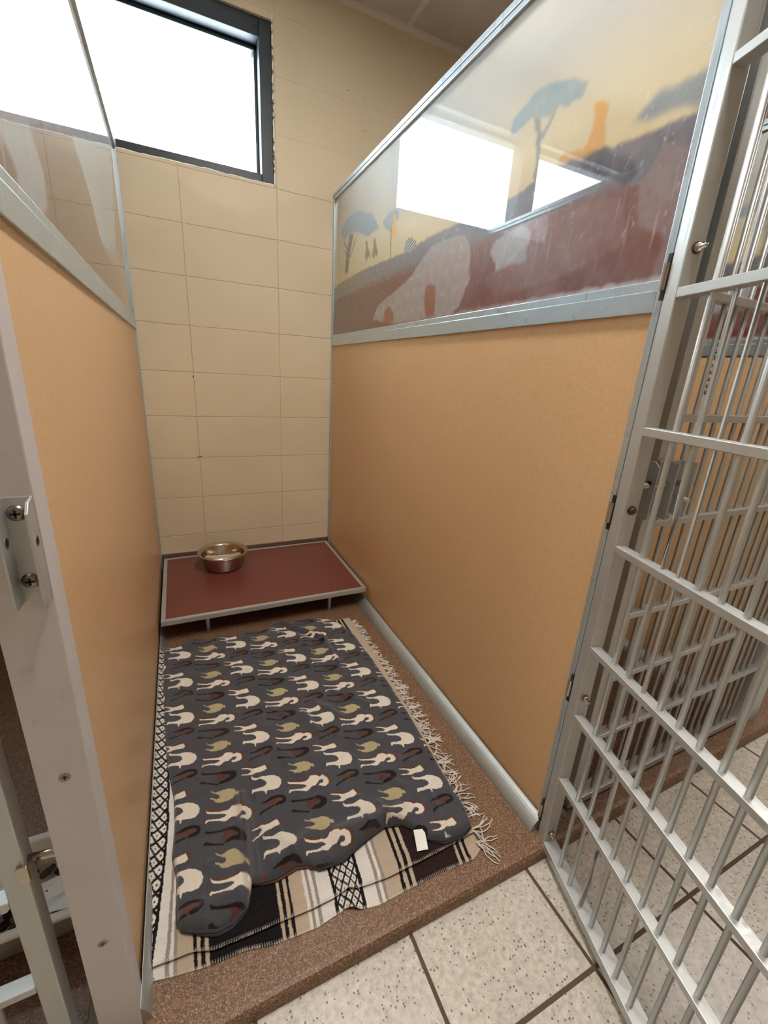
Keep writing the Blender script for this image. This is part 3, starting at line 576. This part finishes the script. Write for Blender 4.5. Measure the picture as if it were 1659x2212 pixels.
# ---------------------------------------------------------------- woven blanket
def interp(pts, q, ix=0):
    pts = sorted(pts, key=lambda p: p[ix]); a = [p[ix] for p in pts]; b = [p[1-ix] for p in pts]
    return np.interp(q, a, b)
SE_UP = [(-0.004, 0.175), (0.0066, 0.1729), (0.0248, 0.1721), (0.082, 0.1676), (0.1171, 0.1547), (0.1572, 0.1518), (0.2023, 0.1496), (0.2599, 0.1479), (0.3044, 0.1451), (0.35, 0.146), (0.3683, 0.1483), (0.395, 0.1465), (0.4164, 0.1429), (0.4824, 0.1354), (0.566, 0.136), (0.6705, 0.14), (0.7101, 0.1436)]
SE_LOW = [(-0.004, 0.176), (0.004, 0.163), (0.0118, 0.1577), (0.0472, 0.1491), (0.096, 0.1405), (0.173, 0.135), (0.2251, 0.1225), (0.2669, 0.1186), (0.3104, 0.1154), (0.3432, 0.1198), (0.3748, 0.1222), (0.4015, 0.1092), (0.4398, 0.1014), (0.5011, 0.1021), (0.5954, 0.1027), (0.6809, 0.0963), (0.7119, 0.1088)]
SE_R = [(0.7119, 0.1088), (0.7219, 0.1558), (0.7327, 0.2679), (0.7441, 0.3844), (0.7553, 0.504), (0.7588, 0.637), (0.7705, 0.8348), (0.7694, 1.0185), (0.7673, 1.1419)]
TANC, WHT, BLK, GRY, BRN = (186, 168, 146), (224, 218, 210), (26, 22, 24), (150, 140, 130), (44, 28, 26)
STR = [(-1, 0.0005, BLK), (0.0005, 0.0315, 'D'), (0.0315, 0.036, BLK), (0.036, 0.048, WHT), (0.048, 0.052, GRY), (0.052, 0.0555, WHT), (0.0555, 0.059, GRY), (0.059, 0.081, TANC), (0.081, 0.087, BLK), (0.087, 0.094, TANC), (0.094, 0.101, BLK), (0.101, 0.108, TANC),
       (0.108, 0.241, BLK), (0.241, 0.248, TANC), (0.248, 0.255, BLK), (0.255, 0.262, TANC), (0.262, 0.268, BLK), (0.268, 0.296, TANC), (0.296, 0.303, WHT), (0.303, 0.309, GRY), (0.309, 0.316, WHT), (0.316, 0.323, GRY), (0.323, 0.352, WHT),
       (0.352, 0.359, BLK), (0.359, 0.410, 'D'), (0.410, 0.417, BLK), (0.417, 0.446, WHT), (0.446, 0.453, GRY), (0.453, 0.460, WHT), (0.460, 0.467, GRY), (0.467, 0.503, TANC), (0.503, 0.510, BLK), (0.510, 0.519, TANC), (0.519, 0.527, BLK), (0.527, 0.536, TANC),
       (0.536, 0.650, BRN), (0.650, 0.657, TANC), (0.657, 0.665, BLK), (0.665, 0.673, TANC), (0.673, 0.681, BLK), (0.681, 2, TANC)]
def serape_cols(X, Y):
    edge = interp(SE_R, Y, 1)
    U = X*(0.715/edge) + 0.0012*fbm(X*300, Y*90, 4, 2)
    kf = np.clip((0.45-Y)/0.28, 0, 1)
    U = np.where(X < 0.081, U*(1-kf)+kf*np.interp(U, [-0.01, 0.0, 0.012, 0.033, 0.055, 0.081], [0.004, 0.014, 0.036, 0.048, 0.060, 0.081]), U)
    col = np.zeros(X.shape+(3,))
    for a, b, c in STR:
        m = (U >= a) & (U < b)
        if c == 'D':
            p, q, ctr = (0.017, 0.025, 0.3845) if a > 0.3 else (0.022, 0.031, 0.016)
            s1 = np.abs(((U-ctr)/p+Y/q+0.5) % 1-0.5); s2 = np.abs(((U-ctr)/p-Y/q+0.5) % 1-0.5)
            dm = (np.minimum(s1, s2) < 0.13)
            ct = (np.minimum(s1, s2) > 0.41)
            k = np.where(dm[..., None], A3(BLK), A3(WHT)); k = np.where((ct & ~dm)[..., None], A3((60, 56, 56)), k)
            col[m] = k[m]
        else: col[m] = A3(c)
    n = 1+0.10*fbm(X*900, Y*900, 5, 2)+0.07*fbm(X*40, Y*300, 6, 2)
    fl = (rng.rand(*X.shape) > 0.985)[..., None]*0.10
    return np.clip(col*n[..., None]+fl*col.mean(), 0.003, 1)
def serape_layer(edge, z0, name, parent, back=1.15, nx=480, ny=620):
    s = np.linspace(0, 1, nx); q = np.linspace(0, 1, ny); Sx, T = np.meshgrid(s, q)
    yf0 = interp(edge, 0.70*Sx, 0)
    Y = yf0+(back-yf0)*T
    xr = interp(SE_R, Y, 1); xl = 0.0035+0*Y
    xl = xl + 0.010*np.exp(-((Y-edge[0][1])/0.012)**2)
    X = xl+(xr-xl)*Sx
    yf = interp(edge, X, 0); Y = yf+(back-yf)*T
    e = np.minimum(T*(back-yf)/0.012, (1-Sx)*0.7/0.010); e = np.clip(e, 0, 1)
    Z = z0+0.0022*fbm(X*22, Y*16, 14)-0.004*(1-e)**2
    Z += 0.010*np.exp(-((X-0.388)/0.014)**2)*np.exp(-((Y-yf)/0.05)**2)
    Z += 0.020*np.exp(-np.clip(X-0.0035, 0, 1)/0.010)*np.clip((Y-0.22)/0.1, 0, 1)
    Z = np.maximum(Z, SLAB+0.003)
    cols = serape_cols(X, Y)
    # overlocked hem
    h = (np.clip(1-(Y-yf)/0.006, 0, 1))*(0.5+0.5*np.sign(np.sin(X*1400+3*fbm(X*80, Y*80, 2))))
    cols = cols*(1-h[..., None]*0.8)+A3((214, 206, 196))*h[..., None]*0.8
    o = grid_mesh(name, np.stack([X, Y, Z], -1), cols, M_SERAPE, parent)
    so = o.modifiers.new('thick', 'SOLIDIFY'); so.thickness = 0.0042; so.offset = -1
    return o
t = thing('woven_blanket', 'black, white and tan striped woven cotton blanket with fringe, folded under the grey fleece', 'blanket', (0, 0, 0))
serape_layer(SE_LOW, 0.0175, 'lower_fold', t, back=0.8)
serape_layer(SE_UP, 0.0275, 'upper_fold', t)
# rolled corner at the left front, where the fold turns over
r_ = MB(); 
random.seed(5)
yy = 0.118; i = 0
while yy < 1.135:
    xe = float(interp(SE_R, yy, 1)); b = MB(); ang0 = random.uniform(-0.5, 0.35) - (0.5 if yy < 0.16 else 0)
    ln = random.uniform(0.040, 0.062)*(1.1 if yy < 0.8 else 0.8)
    for j in range(7):
        a = ang0+random.uniform(-0.2, 0.2); p = Vector((xe-0.006, yy+random.uniform(-.0045, .0045), 0.024)); pts = [p.copy()]
        for k in range(6):
            a += random.uniform(-0.6, 0.6); st = ln/6*random.uniform(0.8, 1.2)
            p = p+Vector((math.cos(a)*st, math.sin(a)*st, 0)); p.z = max(SLAB+0.0018+0.0015*random.random(), p.z-0.0035)
            p.x = min(p.x, W-0.03); pts.append(p.copy())
        b.tube(pts, 0.0014, 6)
    b.build('tassel', M_YARN, t, smooth=True); yy += 0.0285 if yy > 0.4 else 0.033; i += 1

# ---------------------------------------------------------------- grey fleece
FL_L = [(0.0117, 1.1777), (0.0157, 0.9095), (0.0258, 0.7219), (0.0335, 0.6019), (0.0484, 0.5094), (0.0515, 0.4321), (0.045, 0.357), (0.055, 0.303), (0.0531, 0.2498), (0.0547, 0.216)]
FL_F = [(0.0547, 0.216), (0.0652, 0.2012), (0.0936, 0.1898), (0.1263, 0.1773), (0.1522, 0.1782), (0.1852, 0.1934), (0.1995, 0.2276), (0.2525, 0.2242), (0.2948, 0.2311), (0.3188, 0.223), (0.3393, 0.2022), (0.3927, 0.2001), (0.4325, 0.2155), (0.4727, 0.2271), (0.5127, 0.2341), (0.5563, 0.2196), (0.581, 0.1936), (0.5977, 0.1666), (0.6322, 0.1488), (0.6831, 0.145), (0.7144, 0.1501)]
FL_R = [(0.7144, 0.1501), (0.7256, 0.1991), (0.727, 0.3027), (0.735, 0.4159), (0.742, 0.5506), (0.7436, 0.6725), (0.742, 0.8387), (0.7333, 1.0077), (0.7122, 1.0897), (0.6782, 1.152)]
FL_B = [(0.0117, 1.1777), (0.05, 1.168), (0.085, 1.19), (0.1223, 1.2037), (0.17, 1.178), (0.2258, 1.1901), (0.2792, 1.1745), (0.325, 1.192), (0.3703, 1.1725), (0.41, 1.182), (0.4355, 1.2119), (0.4819, 1.2052), (0.5, 1.172), (0.5312, 1.2001), (0.59, 1.20), (0.6493, 1.1723), (0.6782, 1.152)]
ANIM['pig'] = [(-0.0269, 0.0255), (-0.0249, 0.0205), (-0.0159, 0.0125), (0.0001, 0.0145), (0.0171, 0.0135), (0.0291, 0.0055), (0.0321, -0.0015), (0.0371, -0.0025), (0.0391, -0.0105), (0.0371, -0.0135), (0.0321, -0.0115), (0.0301, -0.0085), (0.0251, -0.0165), (0.0131, -0.0205), (-0.0059, -0.0195), (-0.0169, -0.0145), (-0.0229, -0.0055), (-0.0289, -0.0025), (-0.0299, 0.0015), (-0.0239, -0.0005), (-0.0149, -0.0065), (-0.0079, -0.0055), (-0.0069, 0.0015), (-0.0149, 0.0085), (-0.0239, 0.0155), (-0.0269, 0.0205)]
def fleece_cols(X, Y):
    # the cloth is rucked, so the print wanders with it
    X = X+0.004*fbm(X*14, Y*14, 41); Y = Y+0.005*fbm(X*13, Y*13, 42)
    cd = np.exp(-((X-0.205)/0.018)**2)*np.clip((0.46-Y)/0.15, 0, 1); Y = Y+0.03*cd
    col = np.ones(X.shape+(3,))*A3((72, 73, 78))
    n = fbm(X*60, Y*60, 43); col *= (1+0.10*n)[..., None]
    warm = np.clip(fbm(X*18, Y*18, 44)*1.2-0.2, 0, 1)[..., None]*0.35; col = col*(1-warm)+A3((80, 62, 52))*warm
    px, py = 0.2, 0.1635
    lx = (X-0.045+px/2) % px-px/2; ly = (Y-1.15+py/2) % py-py/2
    cell = np.floor((X-0.045+px/2)/px)+7*np.floor((Y-1.15+py/2)/py)
    CREAM, PIG, DK = (218, 208, 194), (172, 158, 122), (30, 20, 22)
    items = [('cat', -0.004, 0.006, CREAM, 1.05, 1.0), ('sheep', 0.016, -0.047, CREAM, 1.0, 0.92), ('darkA', 0.036, -0.103, DK, 1, 1), ('darkAleg', 0.036, -0.103, DK, 1, 1), ('darkAfill', 0.036, -0.103, (92, 60, 44), 1, 1),
             ('pig', 0.116, -0.036, PIG, 1.0, 1.0), ('llama', 0.124, -0.092, CREAM, 1.0, 1.0), ('darkB', 0.120, -0.143, DK, 1.15, 0.95), ('darkBleg', 0.120, -0.143, DK, 1.15, 0.95), ('darkBfill', 0.120, -0.143, (86, 52, 44), 1.15, 0.95)]
    for halo in (True, False):
        for k, ox, oy, c, sx_, sy_ in items:
            if halo and k not in ('cat', 'llama'): continue
            for ax in (-px, 0, px):
                for ay in (-py, 0, py):
                    qx = (lx-ox-ax)/sx_; qy = (ly-oy-ay)/sy_
                    if halo: qx = (qx-0.003)*0.93; qy = (qy-0.002)*0.85
                    box = (np.abs(qx) < 0.08) & (np.abs(qy) < 0.05)
                    if not box.any(): continue
                    m = np.zeros(X.shape, bool); m[box] = inside(qx[box], qy[box], ANIM[k])
                    if halo: col[m] = A3((96, 58, 38))
                    else: col[m] = (A3(c)*(1+0.06*n)[..., None])[m]
    # fine drawn line inside the big white sheep
    return np.clip(col*(1+0.06*fbm(X*500, Y*500, 45, 2))[..., None], 0.003, 1)
nx, ny = 520, 720
s = np.linspace(0, 1, nx); q = np.linspace(0, 1, ny); Sx, T = np.meshgrid(s, q)
Y = 0.18+1.0*T
for _ in range(4):
    xl = interp(FL_L, Y, 1); xr = interp(FL_R, Y, 1); X = xl+(xr-xl)*Sx
    yf = interp(FL_F, X, 0); yb = interp(FL_B, X, 0); Y = yf+(yb-yf)*T
dF, dB, dL, dR = (Y-yf), (yb-Y), (X-xl), (xr-X)
e = lambda d, w: np.clip(d/w, 0, 1)
rnd = lambda t_: np.sqrt(np.clip(1-(1-t_)**2, 0, 1))
H = 0.006+0.010*np.clip((0.75-Y)/0.5, 0, 1)
Z = 0.0315+H*rnd(e(dF, 0.014))*rnd(e(dL, 0.010))*rnd(e(dR, 0.016))*rnd(e(dB, 0.02))
w = np.minimum(np.minimum(dL, dR), np.minimum(dF, dB)); w = e(w, 0.05)
Z += w*(0.0060*fbm(X*17, Y*17, 51)+0.0022*fbm(X*55, Y*48, 52))
def ridge(x0, y0, x1, y1, h, wd):
    L_ = math.hypot(x1-x0, y1-y0); u = ((X-x0)*(x1-x0)+(Y-y0)*(y1-y0))/L_**2; d = np.abs((x1-x0)*(Y-y0)-(y1-y0)*(X-x0))/L_
    uc = np.clip(u, 0, 1); dd = np.sqrt(d**2+((u-uc)*L_)**2)
    return h*np.exp(-(dd/wd)**2)
Z += ridge(0.195, 0.23, 0.205, 0.44, 0.014, 0.010)+ridge(0.165, 0.23, 0.175, 0.36, 0.007, 0.02)
Z -= ridge(0.226, 0.23, 0.230, 0.42, 0.008, 0.008)
Z += ridge(0.47, 1.19, 0.60, 1.02, 0.014, 0.012)-ridge(0.46, 1.17, 0.58, 1.03, 0.006, 0.008)
Z += ridge(0.60, 1.02, 0.61, 0.86, 0.008, 0.010)
Z += ridge(0.42, 0.66, 0.44, 0.57, 0.010, 0.014)+ridge(0.46, 0.70, 0.53, 0.60, 0.008, 0.012)+ridge(0.30, 0.58, 0.36, 0.45, 0.006, 0.02)
Z += ridge(0.40, 0.25, 0.56, 0.245, 0.016, 0.022)*e(dF, 0.01)+ridge(0.27, 0.25, 0.33, 0.27, 0.012, 0.02)*e(dF, 0.01)
Z += ridge(0.07, 0.22, 0.17, 0.215, 0.006, 0.016)
rs = np.random.RandomState(12)
for _ in range(16):
    ax_, ay_ = rs.uniform(0.08, 0.66), rs.uniform(0.28, 1.1); an = rs.uniform(0.9, 2.4); ll = rs.uniform(0.05, 0.16)
    Z += ridge(ax_, ay_, ax_+ll*math.cos(an), ay_+ll*math.sin(an), rs.uniform(0.002, 0.006), rs.uniform(0.007, 0.014))*w
for x_ in (0.10, 0.30, 0.36, 0.47, 0.53, 0.64):
    yv = float(interp(FL_F, np.array(x_), 0)); Z += ridge(x_, yv, x_+rs.uniform(-.03, .03), yv+rs.uniform(.05, .12), 0.006, 0.010)*e(dF, 0.01)
t = thing('fleece_blanket', 'grey fleece throw printed with white, tan and dark farm animals, spread on the striped blanket', 'blanket', (0, 0, 0))
o = grid_mesh('fleece_sheet', np.stack([X, Y, Z], -1), fleece_cols(X, Y), M_FLEECE, t)
so = o.modifiers.new('thick', 'SOLIDIFY'); so.thickness = 0.004; so.offset = -1
# under-layers of the folded fleece peeping out along the front edge
for j, (off, zz, xa, xb) in enumerate(((-0.004, 0.034, 0.062, 0.195), (-0.0075, 0.0300, 0.08, 0.188), (-0.003, 0.035, 0.20, 0.335), (-0.006, 0.031, 0.21, 0.335), (-0.004, 0.034, 0.34, 0.545), (-0.003, 0.034, 0.585, 0.712), (-0.006, 0.030, 0.60, 0.708))):
    b = MB(); pts = []
    for i in range(41):
        x = xa+(xb-xa)*i/40; taper = math.sin(math.pi*min(1, max(0.0, i/40)))**0.4
        pts.append((x, float(interp(FL_F, np.array(x), 0))+off*taper+0.004, zz))
    b.tube(pts, [0.0022+0.0024*math.sin(math.pi*i/40)**0.5 for i in range(41)], 8)
    m_ = mat('fleece_hem', (66, 64, 70) if j != 3 else (110, 72, 50), 0.95, 0, 0, 0.1)
    b.build('folded_hem', m_, t, smooth=True)
b = MB().add([(0.570, 0.192, 0.046), (0.596, 0.185, 0.046), (0.590, 0.160, 0.037), (0.564, 0.167, 0.037), (0.586, 0.147, 0.0335), (0.560, 0.153, 0.0335)], [(0, 1, 2, 3), (3, 2, 4, 5)])
o = b.build('care_label', M_LABEL, t); o.modifiers.new('thick', 'SOLIDIFY').thickness = 0.0006

# ---------------------------------------------------------------- left kennel: white tray
t = thing('litter_tray', 'white plastic tray on the brown floor behind the left hand gate', 'tray', (-0.25, 0.37, SLAB))
def rrect(hx, hy, r, z, n=8):
    out = []
    for cx, cy, a0 in ((hx-r, hy-r, 0), (-hx+r, hy-r, 90), (-hx+r, -hy+r, 180), (hx-r, -hy+r, 270)):
        for k in range(n+1):
            a = math.radians(a0+90*k/n); out.append((cx+r*math.cos(a), cy+r*math.sin(a), z))
    return out
rings = [rrect(.13, .07, .02, 0.0), rrect(.155, .083, .03, 0.078), rrect(.170, .098, .04, 0.080), rrect(.172, .100, .04, 0.084), rrect(.168, .096, .04, 0.087), rrect(.153, .081, .03, 0.084), rrect(.128, .068, .02, 0.004)]
n = len(rings[0]); vs = [v for r in rings for v in r]; fs = []
for i in range(len(rings)-1):
    for k in range(n): fs.append((i*n+k, i*n+(k+1) % n, (i+1)*n+(k+1) % n, (i+1)*n+k))
fs.append(tuple(range(n-1, -1, -1))); fs.append(tuple((len(rings)-1)*n+k for k in range(n)))
MB().add(vs, fs).build('tray_body', M_WHITEP, t, smooth=True)
# crumpled paper inside
def crumple(name, cx, cy, z, sx_, sy_, amp, seed, m, label, cat):
    s = np.linspace(-1, 1, 40); A_, B_ = np.meshgrid(s, s)
    Z_ = amp*fbm(A_*2.5, B_*2.5, seed, 3)+amp
    P = np.stack([A_*sx_*(1+0.12*fbm(B_*4, A_*2, seed+1)), B_*sy_*(1+0.12*fbm(A_*4, B_*2, seed+2)), Z_], -1)
    o = grid_mesh(name, P, np.ones(P.shape), m, None, smooth=False); o.location = (cx, cy, z)
    o.modifiers.new('thick', 'SOLIDIFY').thickness = 0.001
    return tag(o, label, cat)
crumple('paper_towel', -0.150, 0.345, SLAB+0.045, 0.055, 0.035, 0.012, 61, M_PAPER, 'crumpled white paper towel lying in the white tray', 'paper')
crumple('paper_towel', -0.285, 0.385, SLAB+0.045, 0.055, 0.045, 0.016, 66, M_PAPER, 'crumpled paper towel at the far left end of the white tray', 'paper')
b = MB(); random.seed(9)
for i in range(120):
    c = (random.uniform(-0.35, -0.13), random.uniform(0.30, 0.435), SLAB+random.uniform(0.010, 0.048)); r = random.uniform(0.006, 0.010)
    b.lathe([(0.0001, -r*0.5), (r, -r*0.2), (r, r*0.2), (0.0001, r*0.6)], c, 7)
o = b.build('kibble', M_KIBBLE); tag(o, 'loose brown kibble in the white tray', 'kibble'); o['kind'] = 'stuff'
